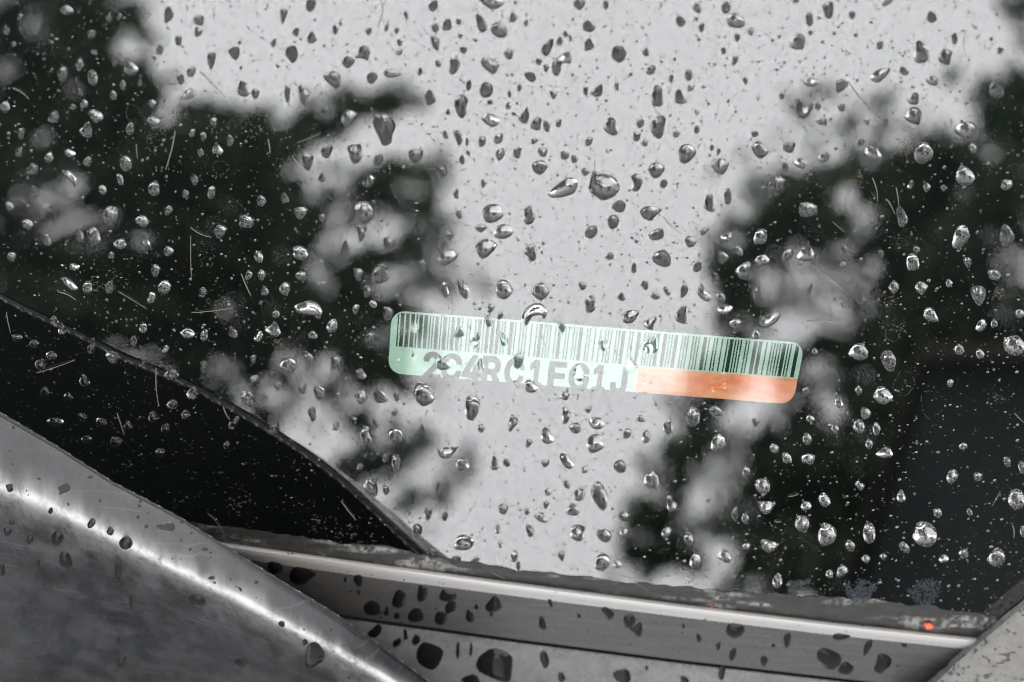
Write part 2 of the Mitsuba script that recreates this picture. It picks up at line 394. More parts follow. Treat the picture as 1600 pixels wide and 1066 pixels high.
# the dirty seal band that covers the lower edge of the glass
def band_poly():
    xx = np.linspace(200, 1700, 260)
    r = np.random.default_rng(5)
    w = line([(200, 24), (330, 34), (450, 34), (600, 40), (650, 30), (800, 30), (1000, 36), (1100, 40), (1200, 46), (1300, 58), (1450, 60), (1520, 50), (1700, 40)], xx)
    j = np.convolve(r.normal(0, 2.2, 280), np.ones(3) / 3, 'same')[:260] + np.convolve(r.normal(0, 5, 300), np.ones(17) / 17, 'same')[:260]
    lt = np.interp(xx, xs, l_top)
    up = [at(a, b)[:2] for a, b in zip(xx, lt - 0.72 * w + j)]
    lo = [at(a, b + 4)[:2] for a, b in zip(xx, lt)]
    return Polygon(up + lo[::-1]).buffer(0)


band = band_poly()
v, f = flat_poly(band, 0.0001)
put('seal_band', v, f, 'm_seal')
tag('seal_band', 'dirty seal band with whitish deposits between the glass and the trim strip', 'seal')

# ------------------------------------------------------------------ the plastic cover, lower right
out = np.array([(1395, 1118), (1425, 1088), (1455, 1062), (1490, 1028), (1525, 998), (1560, 969), (1600, 936), (1650, 898), (1700, 866)], float)
t = np.linspace(0, 1, 33)
s = np.r_[0, np.cumsum(np.linalg.norm(np.diff(out, axis=0), axis=1))]
out = np.stack([np.interp(t * s[-1], s, out[:, 0]), np.interp(t * s[-1], s, out[:, 1])], 1)
wob = np.random.default_rng(3).normal(0, 1.0, 33)
rows = []
for k, h in ((1, -6), (0, 0.4), (3, 1.6), (9, 3.9), (20, 5.2), (45, 6.6), (110, 8.0), (200, 8.0)):
    rows.append([at(a + 0.62 * k + (wob[i] if k < 5 else 0), b + 0.78 * k, h / 1000) for i, (a, b) in enumerate(out)])
v, f = loft(rows[1:])
put('cowl_cover__shell', v, f[:, ::-1], 'm_cover', smooth=40)
v, f = loft(rows[:2])
put('cowl_cover__skirt', v, f[:, ::-1], 'm_black')
tag('cowl_cover', 'rough speckled grey plastic cover in the lower right corner', 'plastic cover')

# ------------------------------------------------------------------ the sticker behind the glass
A, B, D_ = np.array([612, 490.]), np.array([1258, 541.]), np.array([606, 588.])
pa, pb, pd = at(*A)[:2], at(*B)[:2], at(*D_)[:2]
ux = (pb - pa) / np.linalg.norm(pb - pa); uy = np.array([-ux[1], ux[0]])
SW = np.linalg.norm(pb - pa); SH = abs(np.dot(pd - pa, uy)) + 0.0002
org = pd
uy = (pa - pd) / SH


from shapely import affinity
PXM, PYM = 1.0, SH / 98.0
KX, SW, SH = SW / 648.0, 648.0, 98.0
paper = sbox(0, 0, SW, SH).buffer(-21).buffer(21, quad_segs=8)
r = np.random.default_rng(39)
bars, x = [], 10 * PXM
NB = 9 * 19
unit = (SW - 15 * PXM) / (19 * (6 + 3 * 2.6 + 1.0))
for c in range(19):
    wide = set(r.choice(9, 3, replace=False))
    for k in range(9):
        w = unit * (2.6 if k in wide else 1)
        if k % 2 == 0:
            bars.append(sbox(x, SH - 55 * PXM, x + w, SH - 3 * PXM))
        x += w
    x += unit
bars = unary_union(bars).intersection(paper.buffer(-2 * PXM))
orange = sbox(394 * PXM, -1, SW + 1, 41 * PXM).intersection(paper)
glyphs = []
starts = [56, 84, 118, 149, 185, 224, 254, 287, 325, 354]
widths = [26, 30, 28, 28, 28, 19, 26, 30, 19, 24]
for ch, x0, w in zip('2C4RC1FG1J', starts, widths):
    m = meshkit.text_mesh(ch, 0.1, 0.01, bold=True)
    tri = m.vertices[m.faces][:, :, :2]
    keep = np.all(m.vertices[m.faces][:, :, 2] > 0.009, axis=1)
    g_ = unary_union([Polygon(q).buffer(1e-5) for q in tri[keep]])
    bx = g_.bounds
    g_ = affinity.translate(g_, -bx[0], -bx[1])
    g_ = affinity.scale(g_, w * PXM / (bx[2] - bx[0]), 42 * PXM / (bx[3] - bx[1]), origin=(0, 0))
    glyphs.append(affinity.translate(g_, x0 * PXM, -4 * PXM).buffer(1.4 * PXM).intersection(paper))
letters = unary_union(glyphs).difference(orange)
white = paper.difference(bars).difference(letters).difference(orange)
SZ = -0.0010
for nm, poly, m_, lab in (('paper', white, 'm_paper', 'pale mint green paper'), ('barcode', bars, 'm_ink', 'black barcode'),
                         ('lettering', letters, 'm_ink', 'dark letters and digits reading 2C4RC1FG1J'), ('orange_panel', orange, 'm_orange', 'orange redaction panel')):
    v, f = flat_poly(affinity.affine_transform(poly, [ux[0] * KX, uy[0] * PYM, ux[1] * KX, uy[1] * PYM, org[0], org[1]]), SZ)
    put('sticker__' + nm, v, f, m_)
    labels['sticker__' + nm] = {'label': lab}
labels['sticker__barcode']['kind'] = 'stuff'
tag('sticker', 'mint green and orange barcode sticker with rounded corners behind the wet glass', 'sticker')

# ------------------------------------------------------------------ raindrops on the glass: crop origin, then centre x y and size w h, in thirds of a pixel
CROPS = {
    (0, 0): """315 45 70 45;30 140 40 50;430 160 45 45;440 245 35 30;375 305 45 60;295 350 55 75;435 365 50 75;540 290 30 45;615 315 75 70;510 80 35 50;560 78 28 35;
95 78 30 35;530 445 40 45;575 400 30 60;655 390 28 45;395 485 40 45;340 500 40 30;375 430 35 40;25 500 50 55;250 545 60 60;450 545 75 60;400 605 70 80;
610 600 45 65;880 440 70 55;845 370 40 50;715 485 45 45;745 230 45 50;100 625 45 60;1000 570 40 40;900 622 35 40;950 640 35 45;1020 690 55 75;940 710 35 35;
1080 660 30 60;590 765 65 70;720 880 60 70;560 840 40 50;480 888 45 45;160 895 55 60;215 985 50 85;45 965 45 40;520 1010 80 85;665 1035 75 55;910 840 45 60;
870 910 35 50;990 900 40 60;790 985 45 50;1155 1035 80 65;1410 1000 75 60;1225 940 50 55;1335 925 45 60;1510 1020 40 50;1505 830 35 50;1440 760 60 90;1530 710 60 70;
930 95 55 50;930 150 45 50;835 190 35 50;1095 250 60 70;1365 255 65 90;1555 375 90 85;1140 415 70 80;1195 440 40 50;1460 175 50 60;1490 185 20 40;1385 150 35 45;
1455 25 50 70;1330 80 40 80;820 90 40 70;790 70 50 90;1425 450 60 110;1345 440 30 90;1280 200 30 45;1570 140 30 50;990 285 45 90;895 335 50 50;1530 525 50 60;150 790 65 55;
90 710 40 50;230 735 45 45;330 715 60 35;130 1050 60 50;410 755 45 50""",
    (533, 0): """430 28 50 60;705 10 130 65;1115 22 60 55;658 108 60 95;805 80 45 50;1160 122 65 60;495 115 50 60;440 130 40 50;440 203 45 75;100 250 80 75;35 292 65 60;
965 222 65 90;1022 192 35 45;1050 160 25 35;1075 180 25 35;1162 208 50 65;1300 255 75 85;925 290 35 40;960 320 30 40;530 303 60 90;783 255 50 50;
885 360 60 50;240 343 90 40;145 365 55 60;370 335 25 40;680 420 70 80;597 400 28 55;415 455 60 80;1480 447 60 105;1590 450 60 75;1195 423 65 65;1145 428 25 45;
993 445 35 45;1545 370 25 45;1450 328 50 50;700 562 95 60;855 540 55 85;912 580 60 65;962 590 35 60;1262 590 75 85;1400 578 40 45;1482 595 80 115;1385 640 40 45;
1420 670 40 35;1570 625 40 35;1160 663 40 45;548 648 50 75;660 665 40 55;735 648 50 50;905 662 35 30;745 725 50 65;825 712 45 60;943 713 50 45;1048 728 45 45;
1092 745 35 40;565 748 30 50;350 735 75 75;65 718 80 100;40 553 85 75;280 565 60 90;175 750 50 60;468 805 50 70;930 785 80 70;1385 855 60 80;1510 860 40 45;
130 840 70 70;668 860 30 45;537 908 30 50;1300 965 70 60;1450 1000 110 70;880 1005 65 90;710 1000 110 80;105 1000 110 110;550 1005 35 40;1275 1040 60 70;655 1050 50 50;
1145 805 45 40;1425 243 35 45;1590 100 50 55;213 130 25 45;260 145 25 35;128 145 35 35;275 200 28 35;268 245 40 30;455 298 32 35;573 236 35 35;305 70 25 40;550 103 28 35;
865 108 25 35;1240 25 28 50;1018 578 30 40;1290 405 25 45;500 525 25 30;835 412 25 40;790 440 22 40;697 478 30 28;783 495 30 35;490 630 32 40;590 665 20 45;595 718 22 30""",
    (1066, 0): """70 40 45 55;205 35 50 60;252 93 95 70;595 90 40 65;683 45 60 85;540 192 80 75;925 213 35 45;1168 80 55 60;965 10 70 40;1120 240 80 110;1230 268 75 85;
1275 180 35 60;925 350 105 70;1040 332 50 45;605 385 80 40;748 403 65 75;795 70 35 40;245 283 35 45;90 128 30 45;320 152 40 30;258 175 30 40;30 350 40 55;40 412 40 35;
745 505 40 40;635 498 35 35;1170 378 65 45;1080 460 60 60;1080 545 90 90;1470 415 80 90;888 712 95 75;1130 715 100 100;660 735 65 55;500 690 65 55;365 700 90 85;
178 780 90 70;25 720 90 90;550 765 75 50;440 870 100 95;128 950 55 90;213 920 40 85;1325 820 100 90;590 980 95 70;1520 865 60 50;1145 870 40 60;1225 880 40 35;
1030 1010 60 110;1520 1035 90 70;480 785 45 50;835 670 40 40;945 575 40 40;865 570 35 30;1360 695 45 45;340 627 35 30;650 570 60 40;68 605 28 40;138 690 25 30;170 710 22 35;
70 525 25 25;193 238 25 35;293 380 28 40;468 450 30 35;533 5 35 25;600 155 25 25;1330 670 35 40;1068 862 35 45;1490 238 35 35""",
    (0, 355): """440 40 70 85;375 40 40 60;220 60 50 60;560 75 70 50;790 112 55 50;685 70 40 40;520 130 35 35;55 140 50 45;350 185 55 30;1035 20 70 70;1210 135 45 60;
1405 120 80 60;730 205 50 65;1165 225 40 50;1225 225 45 50;1410 228 60 40;410 280 50 60;510 275 50 70;770 280 70 65;710 330 45 55;950 305 45 50;
1240 295 40 50;1333 290 60 65;1505 265 45 35;1590 110 50 110;1275 475 85 75;1555 460 60 65;1465 503 50 40;880 495 80 45;955 505 40 55;1210 510 50 50;
1092 490 50 55;625 530 35 50;670 470 40 45;255 440 45 50;425 570 40 50;240 600 55 35;525 612 75 60;160 545 55 40;80 518 60 35;670 630 45 60;775 573 40 35;190 645 60 55;
800 680 80 65;395 712 55 60;955 655 45 55;1445 610 50 50;1575 635 60 75;1350 645 95 80;1185 620 35 50;1190 710 45 35;1305 745 45 45;1415 755 45 55;1495 775 60 70;
1460 875 45 80;1570 930 40 40;1160 805 75 75;900 775 65 60;320 790 50 35;805 828 55 40;870 878 45 40;720 885 55 50;388 890 50 45;260 910 90 40;475 910 55 40;210 770 50 50;
775 940 45 40;600 925 45 45;405 992 60 35;545 1005 65 50;1095 915 60 70;1285 945 55 65;1240 795 35 35;750 1055 50 40;1060 1020 35 40;1292 405 40 40;290 470 40 60""",
    (533, 355): """95 30 50 90;15 110 55 110;225 82 60 70;505 40 40 45;655 5 60 35;760 20 100 60;680 105 110 90;380 185 45 65;185 215 90 100;80 220 55 70;885 115 70 85;
1170 22 65 65;1275 10 60 60;1475 32 80 60;1500 145 95 85;485 290 45 75;570 290 60 100;762 290 90 90;932 298 95 90;125 300 40 60;220 402 55 70;
1165 360 60 85;1290 400 70 75;1355 418 90 60;1590 410 60 90;1525 297 40 45;1130 275 40 40;1312 325 40 40;1470 322 50 35;1420 272 40 45;700 378 40 45;345 472 60 45;
550 490 60 50;690 440 45 60;1030 467 45 60;760 520 50 75;630 530 60 80;1230 550 60 60;1440 550 100 80;345 605 45 60;480 635 80 60;655 640 40 60;830 625 55 80;1110 680 60 90;
1360 640 70 80;890 740 70 60;905 767 30 35;95 685 60 55;135 515 50 50;390 780 110 110;185 785 75 75;95 795 70 60;260 790 35 60;615 845 80 115;805 918 55 90;1055 880 45 85;
1155 855 40 35;1095 940 60 50;965 970 70 75;1195 915 80 50;1338 965 45 50;1430 980 50 60;1400 895 45 35;1190 1015 90 85;255 972 80 75;120 975 70 90;375 940 30 45;
655 942 35 40;880 1012 35 45;1045 790 50 40;165 920 35 45;250 863 35 40;1530 930 50 90;175 325 35 40;70 385 40 50;150 360 40 35;745 415 30 45;1370 190 28 50;1255 135 45 35""",
    (1066, 355): """105 20 45 40;208 47 75 40;40 68 60 55;365 45 70 70;265 110 45 50;190 140 65 65;495 130 60 60;575 105 90 100;375 155 80 50;287 205 90 90;70 185 45 55;
158 235 40 50;10 300 40 70;180 325 50 50;350 305 40 60;593 285 35 50;757 105 40 60;752 172 30 30;200 385 80 35;250 455 70 50;345 500 40 50;
10 425 50 60;838 340 50 60;990 280 55 70;1120 285 70 65;1385 325 80 90;1080 165 65 80;1305 45 90 110;1097 105 40 40;1460 222 70 50;1165 410 80 65;1400 458 60 55;1460 450 35 45;
1580 405 50 40;1555 550 120 90;1295 570 60 55;1520 40 80 120;1580 30 60 80;1335 165 45 50;1250 260 35 40;930 125 35 40;965 630 80 100;940 785 100 80;
860 870 55 60;825 930 60 60;910 945 40 60;585 990 50 55;45 890 80 85;160 860 70 55;345 915 40 45;170 1010 80 80;430 1035 50 50;735 815 45 55;600 893 45 35;580 765 40 40;
715 945 40 45;1315 1025 45 35;945 1050 90 50;1255 733 40 40;620 580 30 35;875 1015 40 50;1395 590 45 50;40 500 25 45;990 815 45 30;825 765 40 50""",
    (533, 710): """210 15 40 45;258 30 45 80;90 58 35 35;570 40 70 70;720 40 45 70;775 40 35 40;955 40 45 40;1305 55 65 65;1138 70 40 30;1450 115 80 90;
135 155 80 85;210 165 35 50;1115 185 60 70;1085 255 70 60;1055 140 35 45;968 175 45 35;760 255 50 50;935 295 70 50;885 358 45 60;870 268 30 40;
408 280 40 65;485 290 35 45;355 355 55 60;452 165 30 80;435 505 40 60;1105 370 80 70;1230 378 75 70;1220 500 85 85;1030 475 40 60;810 475 40 55;
1325 290 60 50;1525 365 55 50;1550 230 55 80;1295 512 40 35;735 350 30 45;745 420 25 35;540 490 50 30;960 238 30 40;1325 365 50 35;830 525 25 60;630 490 40 25""",
    (1066, 710): """440 125 70 55;375 150 80 65;300 80 40 50;590 22 70 45;490 15 50 50;665 210 65 65;580 240 55 40;830 145 50 50;1025 190 45 60;
1265 105 60 60;1385 105 45 40;1565 210 90 90;560 330 75 75;680 370 95 110;875 370 60 90;785 430 55 55;410 425 90 60;195 475 80 65;60 495 60 60;30 395 50 60;300 432 45 30;
245 280 35 80;295 300 40 50;1135 370 125 110;1195 275 45 40;1040 435 55 55;860 490 45 40;1315 465 55 50;1470 480 95 90;1225 488 50 35;750 545 60 60;690 560 40 35;
445 590 50 70;940 478 35 30;1520 35 40 50;1590 65 40 60;1595 360 30 60;1345 270 30 35;825 490 35 35;120 212 25 30""",
}
# drops with an outline of their own: crop origin, how tall, the corners, a label
OUTLINED = [
    ((533, 0), 1.0, "1180 790 1215 825 1290 835 1308 880 1295 905 1250 920 1210 947 1195 905 1155 895 1165 850", 'widest raindrop in the bright centre, pointed below, right one of a pair'),
    ((533, 0), 1.0, "965 905 1010 870 1060 835 1105 840 1108 875 1095 897 1060 905 1000 922 970 918", 'long slanted raindrop in the bright centre, left one of a pair'),
    ((533, 0), .7, "140 570 175 530 240 550 260 590 235 640 240 670 195 690 180 650", 'large ragged raindrop under the tip of the mirrored bough'),
    ((533, 0), 1.0, "530 465 560 440 600 465 585 500 592 525 570 558 545 540 528 500", 'upright notched raindrop right of the mirrored bough tip'),
    ((533, 0), .9, "1060 235 1085 270 1070 305 1045 280 1030 300 1030 340 1010 355 985 340 982 305 1005 275 1040 262", 'hook shaped raindrop near the top of the bright centre'),
    ((533, 0), 1.0, "705 115 735 103 778 130 780 170 740 175 697 150", 'broad six sided raindrop near the top edge of the bright centre'),
    ((533, 0), 1.0, "650 295 665 265 745 295 735 325 710 355 690 330 668 315", 'kite shaped raindrop high in the bright centre, left of the hook shaped one'),
    ((533, 0), 1.0, "1432 790 1465 758 1525 780 1490 830 1455 832", 'shield shaped raindrop right of the large pair in the bright centre'),
    ((533, 355), .9, "840 430 860 390 905 360 960 375 965 410 945 440 935 400 910 395 890 420 880 450 850 460", 'arched raindrop touching the upper edge of the sticker'),
    ((1066, 355), .9, "355 415 372 408 385 430 430 400 460 405 455 430 400 465 365 470", 'bone shaped slanted raindrop above the right end of the sticker'),
    ((533, 710), .9, "525 420 545 385 580 375 590 390 622 395 620 430 590 440 555 440 530 445", 'wide flat raindrop low in the bright centre near the trim strip'),
    ((533, 710), .9, "1190 120 1225 140 1250 190 1245 250 1220 270 1180 210 1165 180", 'tall pointed raindrop in the bright area below the sticker'),
    ((533, 710), .8, "410 415 425 440 440 435 458 460 450 500 440 530 425 510 400 470", 'forked raindrop where the mirrored arm meets the seal band'),
    ((0, 355), .9, "1375 365 1410 365 1440 348 1495 365 1515 395 1490 445 1470 400 1430 395 1400 400 1380 385", 'large wing shaped bright raindrop on the dark area left of the sticker'),
    ((0, 355), .9, "275 235 320 240 360 275 370 290 340 295 300 265", 'curved sliver shaped raindrop just above the mirrored arm edge at left'),
    ((0, 0), .9, "675 560 710 545 765 572 735 585 718 612 705 580", 'T shaped raindrop on the dark upper left area'),
    ((0, 0), .9, "280 800 320 798 365 840 350 890 335 850 300 815", 'comma shaped bright raindrop on the left side of the dark upper left area'),
    ((1066, 710), 1.0, "350 210 385 235 440 220 435 240 390 285 355 245", 'heart shaped bright raindrop on the dark area at lower right'),
    ((1066, 710), .9, "905 0 985 5 950 30 905 90 890 70 920 40", 'streak shaped bright raindrop on the dark area at right below the sticker'),
    ((533, 355), 1.0, "450 150 470 115 510 108 555 130 520 160 460 180", 'flat oval raindrop left of centre above the sticker'),
    ((533, 355), 1.0, "1405 450 1430 440 1470 415 1480 430 1460 460 1465 490 1440 475", 'three armed raindrop just above the sticker'),
    ((1066, 355), 1.0, "90 255 110 300 140 320 130 350 95 335 65 310", 'winged raindrop at the edge of the bright centre above the sticker'),
    ((533, 355), .9, "450 1030 490 1040 555 1020 530 1055 500 1080 455 1072", 'sharp flat raindrop below the left half of the sticker'),
    ((533, 710), 1.0, "1020 5 1050 -20 1075 20 1095 45 1080 65 1045 55 1025 25", 'leaning raindrop in the bright area below the sticker'),
    ((1066, 0), 1.0, "1270 605 1290 585 1350 572 1385 590 1380 625 1365 650 1320 645 1275 620", 'broad white raindrop high on the dark area at right'),
    ((1066, 0), .9, "545 455 570 520 610 475 615 500 585 540 570 555 540 540 535 490", 'V shaped raindrop at the top of the mirrored right tree'),
    ((1066, 355), 1.0, "770 600 800 555 850 545 875 580 865 615 830 620 800 605", 'wide hooded raindrop right of the sticker'),
]


def smooth_outline(pts, n):
    """A closed outline through the corners, slightly rounded."""
    p = np.asarray(pts, float)
    for _ in range(3):
        q = np.roll(p, -1, 0)
        p = np.stack([p * .78 + q * .22, p * .22 + q * .78], 1).reshape(-1, 2)
    s = np.r_[0, np.cumsum(np.linalg.norm(np.diff(np.vstack([p, p[:1]]), axis=0), axis=1))]
    t = np.linspace(0, s[-1], n, endpoint=False)
    p = np.vstack([p, p[:1]])
    return np.stack([np.interp(t, s, p[:, 0]), np.interp(t, s, p[:, 1])], 1)


def blob(w, h, r, n=26, rough=1.0):
    """A drop held at a few points of its rim: a rounded polygon of five to eight corners."""
    k = int(r.integers(5, 9))
    a = (np.arange(k) + r.uniform(-.38, .38, k)) * 2 * math.pi / k + r.uniform(0, 6.28)
    rad = 1 + rough * r.normal(0, .21, k)
    p = np.stack([np.cos(a), np.sin(a)], 1) * np.clip(rad, .45, 1.5)[:, None]
    for _ in range(3):
        q = np.roll(p, -1, 0)
        p = np.stack([p * .81 + q * .19, p * .19 + q * .81], 1).reshape(-1, 2)
    s = np.r_[0, np.cumsum(np.linalg.norm(np.diff(np.vstack([p, p[:1]]), axis=0), axis=1))]
    t = np.linspace(0, s[-1], n, endpoint=False)
    p = np.vstack([p, p[:1]])
    p = np.stack([np.interp(t, s, p[:, 0]), np.interp(t, s, p[:, 1])], 1)
    p -= (p.max(0) + p.min(0)) / 2
    return p / (p.max(0) - p.min(0)) * [w, h]


def cap(outline, tall, dens=5.0, power=0.62):
    """A water cap over a closed outline (metres, 2-D): a film under even pressure; vertices, faces of the top, and the number of outline points."""
    poly = Polygon(outline)
    if not poly.is_valid:
        poly = poly.buffer(0)
        poly = max(getattr(poly, 'geoms', [poly]), key=lambda g: g.area)
        outline = np.array(poly.exterior.coords)[:-1]
    if shapely.geometry.polygon.signed_area(poly.exterior) < 0 if hasattr(shapely.geometry.polygon, 'signed_area') else not poly.exterior.is_ccw:
        outline = outline[::-1]
    rad = math.sqrt(poly.area / math.pi)
    st_ = rad / dens
    lo, hi = outline.min(0), outline.max(0)
    gx, gy = np.meshgrid(np.arange(lo[0], hi[0], st_), np.arange(lo[1], hi[1], st_ * .87))
    gx = gx + (np.arange(gx.shape[0]) % 2)[:, None] * st_ / 2
    inner = np.stack([gx.ravel(), gy.ravel()], 1)
    ins = shapely.contains_xy(poly.buffer(-st_ * 0.18), inner[:, 0], inner[:, 1])
    inner = inner[ins]
    rim = []                                                        # a second ring close to the edge
    small = poly.buffer(-st_ * 0.30)
    p = np.vstack([outline, inner])
    nb = len(outline)
    tri = Delaunay(p).simplices
    c = p[tri].mean(1)
    tri = tri[shapely.contains_xy(poly, c[:, 0], c[:, 1])]
    e = p[tri]
    a2 = (e[:, 1, 0] - e[:, 0, 0]) * (e[:, 2, 1] - e[:, 0, 1]) - (e[:, 1, 1] - e[:, 0, 1]) * (e[:, 2, 0] - e[:, 0, 0])
    tri = np.where((a2 < 0)[:, None], tri[:, ::-1], tri)[np.abs(a2) > 1e-14]
    e, a2 = p[tri], np.abs(a2[np.abs(a2) > 1e-14])
    K, rhs, n = [], np.zeros(len(p)), len(p)
    g_ = [e[:, (k + 2) % 3] - e[:, (k + 1) % 3] for k in range(3)]
    ii, jj, vv = [], [], []
    for k in range(3):
        np.add.at(rhs, tri[:, k], a2 / 6)
        for m in range(3):
            ii.append(tri[:, k]); jj.append(tri[:, m]); vv.append((g_[k] * g_[m]).sum(1) / (2 * a2))
    K = coo_matrix((np.concatenate(vv), (np.concatenate(ii), np.concatenate(jj))), (n, n)).tocsr()
    z = np.zeros(n)
    free = np.arange(nb, n)
    used = np.unique(tri)
    free = free[np.isin(free, used)]
    if len(free):
        z[free] = spsolve(K[free][:, free].tocsc(), rhs[free])
    zm = z.max()
    if zm > 0:
        z = (np.maximum(z, 0) / zm) ** power * tall * rad
    return np.column_stack([p, z]), tri, nb


def closed(v, tri, nb):
    """The cap with its flat underside; no vertex is shared, so the rim stays sharp."""
    w = v.copy(); w[:, 2] = 0
    return np.vstack([v, w]), np.vstack([tri, tri[:, ::-1] + len(v)])


drops = []                                                          # (area in px, outline in px, tall, label or None)
for (ox, oy), tall, txt, lab in OUTLINED:
    q = np.array(txt.split(), float).reshape(-1, 2) / 2.996 + [ox, oy]
    drops.append((Polygon(q).area, smooth_outline(q, 44), 0.74 * tall, lab))
for (ox, oy), txt in CROPS.items():
    for item in txt.replace('\n', '').split(';'):
        x, y, w, h = (float(q) / 2.996 for q in item.split())
        big = w * h > 350
        o = blob(w * .92, h * .92, rng, 36 if big else 24, 1.25 if big else 1.0) + [x + ox, y + oy]
        drops.append((w * h * .7, o, rng.uniform(.56, .86), None))
drops.sort(key=lambda q: -q[0])

arm_cover = Polygon([(-50, 610), (0, 645), (175, 753), (280, 808), (359, 858), (525, 960), (700, 1090), (-50, 1100)])
taken, holes, stuff = [], [], []
edge_px = lambda x: float(np.interp(x, xs, l_top))


used_labels = set()
ONES = 'zero one two three four five six seven eight nine ten eleven twelve thirteen fourteen fifteen sixteen seventeen eighteen nineteen'.split()
TENS = 'x x twenty thirty forty fifty sixty seventy eighty ninety'.split()


def num(k):
    k = int(min(99, max(0, round(k))))
    return ONES[k] if k < 20 else TENS[k // 10] + ('-' + ONES[k % 10] if k % 10 else '')



def spot_label(what, cx, cy, w, h, big):
    """A label that points at one small thing by its look and its place in the picture."""
    size = 'large' if w * h > 2 * big else 'middling' if w * h > big else 'small'
    form = 'upright' if h > 1.4 * w else 'flat' if w > 1.25 * h else 'round'
    text = f'{size} {form} {what}, {num(cx / 16)} percent across, {num(cy / 10.66)} percent down'
    if text in used_labels:
        text = text.replace(size, 'another ' + size)
    used_labels.add(text)
    return text


n_ind = 0
for area, o, tall, lab in drops:
    c = o.mean(0)
    poly = Polygon(o).buffer(0)
    if arm_cover.intersects(poly) or c[1] > edge_px(c[0]) - 12:
        continue
    loc = np.array([at(*q)[:2] for q in o])
    lp = Polygon(loc).buffer(0)
    if lp.geom_type != 'Polygon' or any(lp.intersects(t_) for t_ in taken):
        continue
    taken.append(lp.buffer(0.00012))
    v, tri, nb = cap(loc, tall, 6.0 if area > 350 else 4.0)
    holes.append(Polygon(v[:nb, :2]).buffer(0))
    v, f = closed(v, tri, nb)
    if n_ind < 300:
        n_ind += 1
        key = numbered('raindrop')
        put(key, v, f, 'm_water', smooth=True)
        w, h = o.max(0) - o.min(0)
        if lab:
            tag(key, lab, 'raindrop', 'raindrops on the glass')
        else:
            tag(key, spot_label('raindrop on the glass', c[0], c[1], w, h, 380), 'raindrop', 'raindrops on the glass')
    else:
        stuff.append((v, f))

# the finest droplets: too many to count, one object
tree_index = shapely.STRtree(taken)
tiny_pts, n_tiny = np.full((9000, 3), 9.0), 0
ring8 = np.linspace(0, 2 * math.pi, 9)[:8]
want = 8200
while want:
    want -= 1
    px, py = rng.uniform(-30, 1630), rng.uniform(-30, 1000)
    if Polygon([(px - 3, py - 3), (px + 3, py - 3), (px + 3, py + 3), (px - 3, py + 3)]).intersects(arm_cover) or py > edge_px(px) - 30:
        continue
    rad = 0.00014 + 0.00050 * rng.beta(1.0, 4.6)
    p = at(px, py)[:2]
    if len(tree_index.query(shapely.Point(p).buffer(rad * 1.5), predicate='intersects')):
        continue
    if n_tiny and np.min(np.hypot(tiny_pts[:n_tiny, 0] - p[0], tiny_pts[:n_tiny, 1] - p[1]) - tiny_pts[:n_tiny, 2]) < rad * 1.5:
        continue
    tiny_pts[n_tiny] = (*p, rad); n_tiny += 1
    kx, ky = rng.uniform(.75, 1.05), rng.uniform(.85, 1.4)
    b = np.stack([np.cos(ring8) * kx, np.sin(ring8) * ky], 1) * rad * rng.uniform(.85, 1.15, (8, 1))
    holes.append(Polygon(b + p))
    th = rng.uniform(.6, .85) * rad
    v = np.vstack([np.column_stack([b, np.zeros(8)]), np.column_stack([b * .82, np.full(8, th * .55)]), np.column_stack([b * .45, np.full(8, th * .9)]), [[0, 0, th]],
                   np.column_stack([b, np.zeros(8)])]) + [*p, 0]
    f = []
    for k in range(8):
        k2 = (k + 1) % 8
        f += [[k, k2, 8 + k2], [k, 8 + k2, 8 + k], [8 + k, 8 + k2, 16 + k2], [8 + k, 16 + k2, 16 + k], [16 + k, 16 + k2, 24]]
        if 0 < k < 7:
            f.append([25, 25 + k + 1, 25 + k])
    stuff.append((v, np.array(f)))
vs, fs, n = [], [], 0
for v, f in stuff:
    vs.append(v); fs.append(f + n); n += len(v)
put('fine_droplets', np.vstack(vs), np.vstack(fs), 'm_water', smooth=True)
tag('fine_droplets', 'countless fine droplets scattered between the larger raindrops on the glass', 'droplets', kind='stuff')

# ------------------------------------------------------------------ the windscreen: a sheet that the water touches (no air under a drop)
lo, hi = at(800, 2000)[1], 0.30
foot = [at(a, b + 3)[:2] for a, b in zip(np.linspace(180, 1720, 60), np.interp(np.linspace(180, 1720, 60), xs, l_top))]
sheet = Polygon([(-0.30, foot[0][1] + 0.012)] + foot + [(0.30, foot[-1][1] - 0.010), (0.30, hi), (-0.30, hi)]).buffer(0)
sheet = sheet.difference(band)
sheet = sheet.difference(unary_union(holes))
v, f = flat_poly(sheet, 0.0)
put('windscreen', v, f, 'm_glass')
tag('windscreen', 'sloping rain spotted windscreen glass mirroring the sky between two trees', 'windscreen')

v = np.array([[-.6, -.26, -.06], [.6, -.26, -.06], [.6, .6, -.16], [-.6, .6, -.16]])
put('dashboard', v, [[0, 1, 2], [0, 2, 3]], 'm_dash')
tag('dashboard', 'black dashboard in the dark behind the glass', 'dashboard')

# ------------------------------------------------------------------ water on the plastic parts
def hit(mesh, px, py):
    o, d = CAM, ray(px, py)
    tv = mesh.vertices[mesh.faces]
    e1, e2 = tv[:, 1] - tv[:, 0], tv[:, 2] - tv[:, 0]
    h = np.cross(d, e2); a = (e1 * h).sum(1)
    with np.errstate(all='ignore'):
        s = o - tv[:, 0]; u = (s * h).sum(1) / a
        q = np.cross(s, e1); w = (q @ d) / a; t_ = (e2 * q).sum(1) / a
    ok = (u >= -1e-6) & (w >= -1e-6) & (u + w <= 1 + 1e-6) & (t_ > 0)
    if not ok.any():
        return None
    k = np.where(ok)[0][np.argmin(t_[ok])]
    nrm = np.cross(e1[k], e2[k]); nrm /= np.linalg.norm(nrm)
    if nrm @ d > 0:
        nrm = -nrm
    return o + d * t_[k], nrm


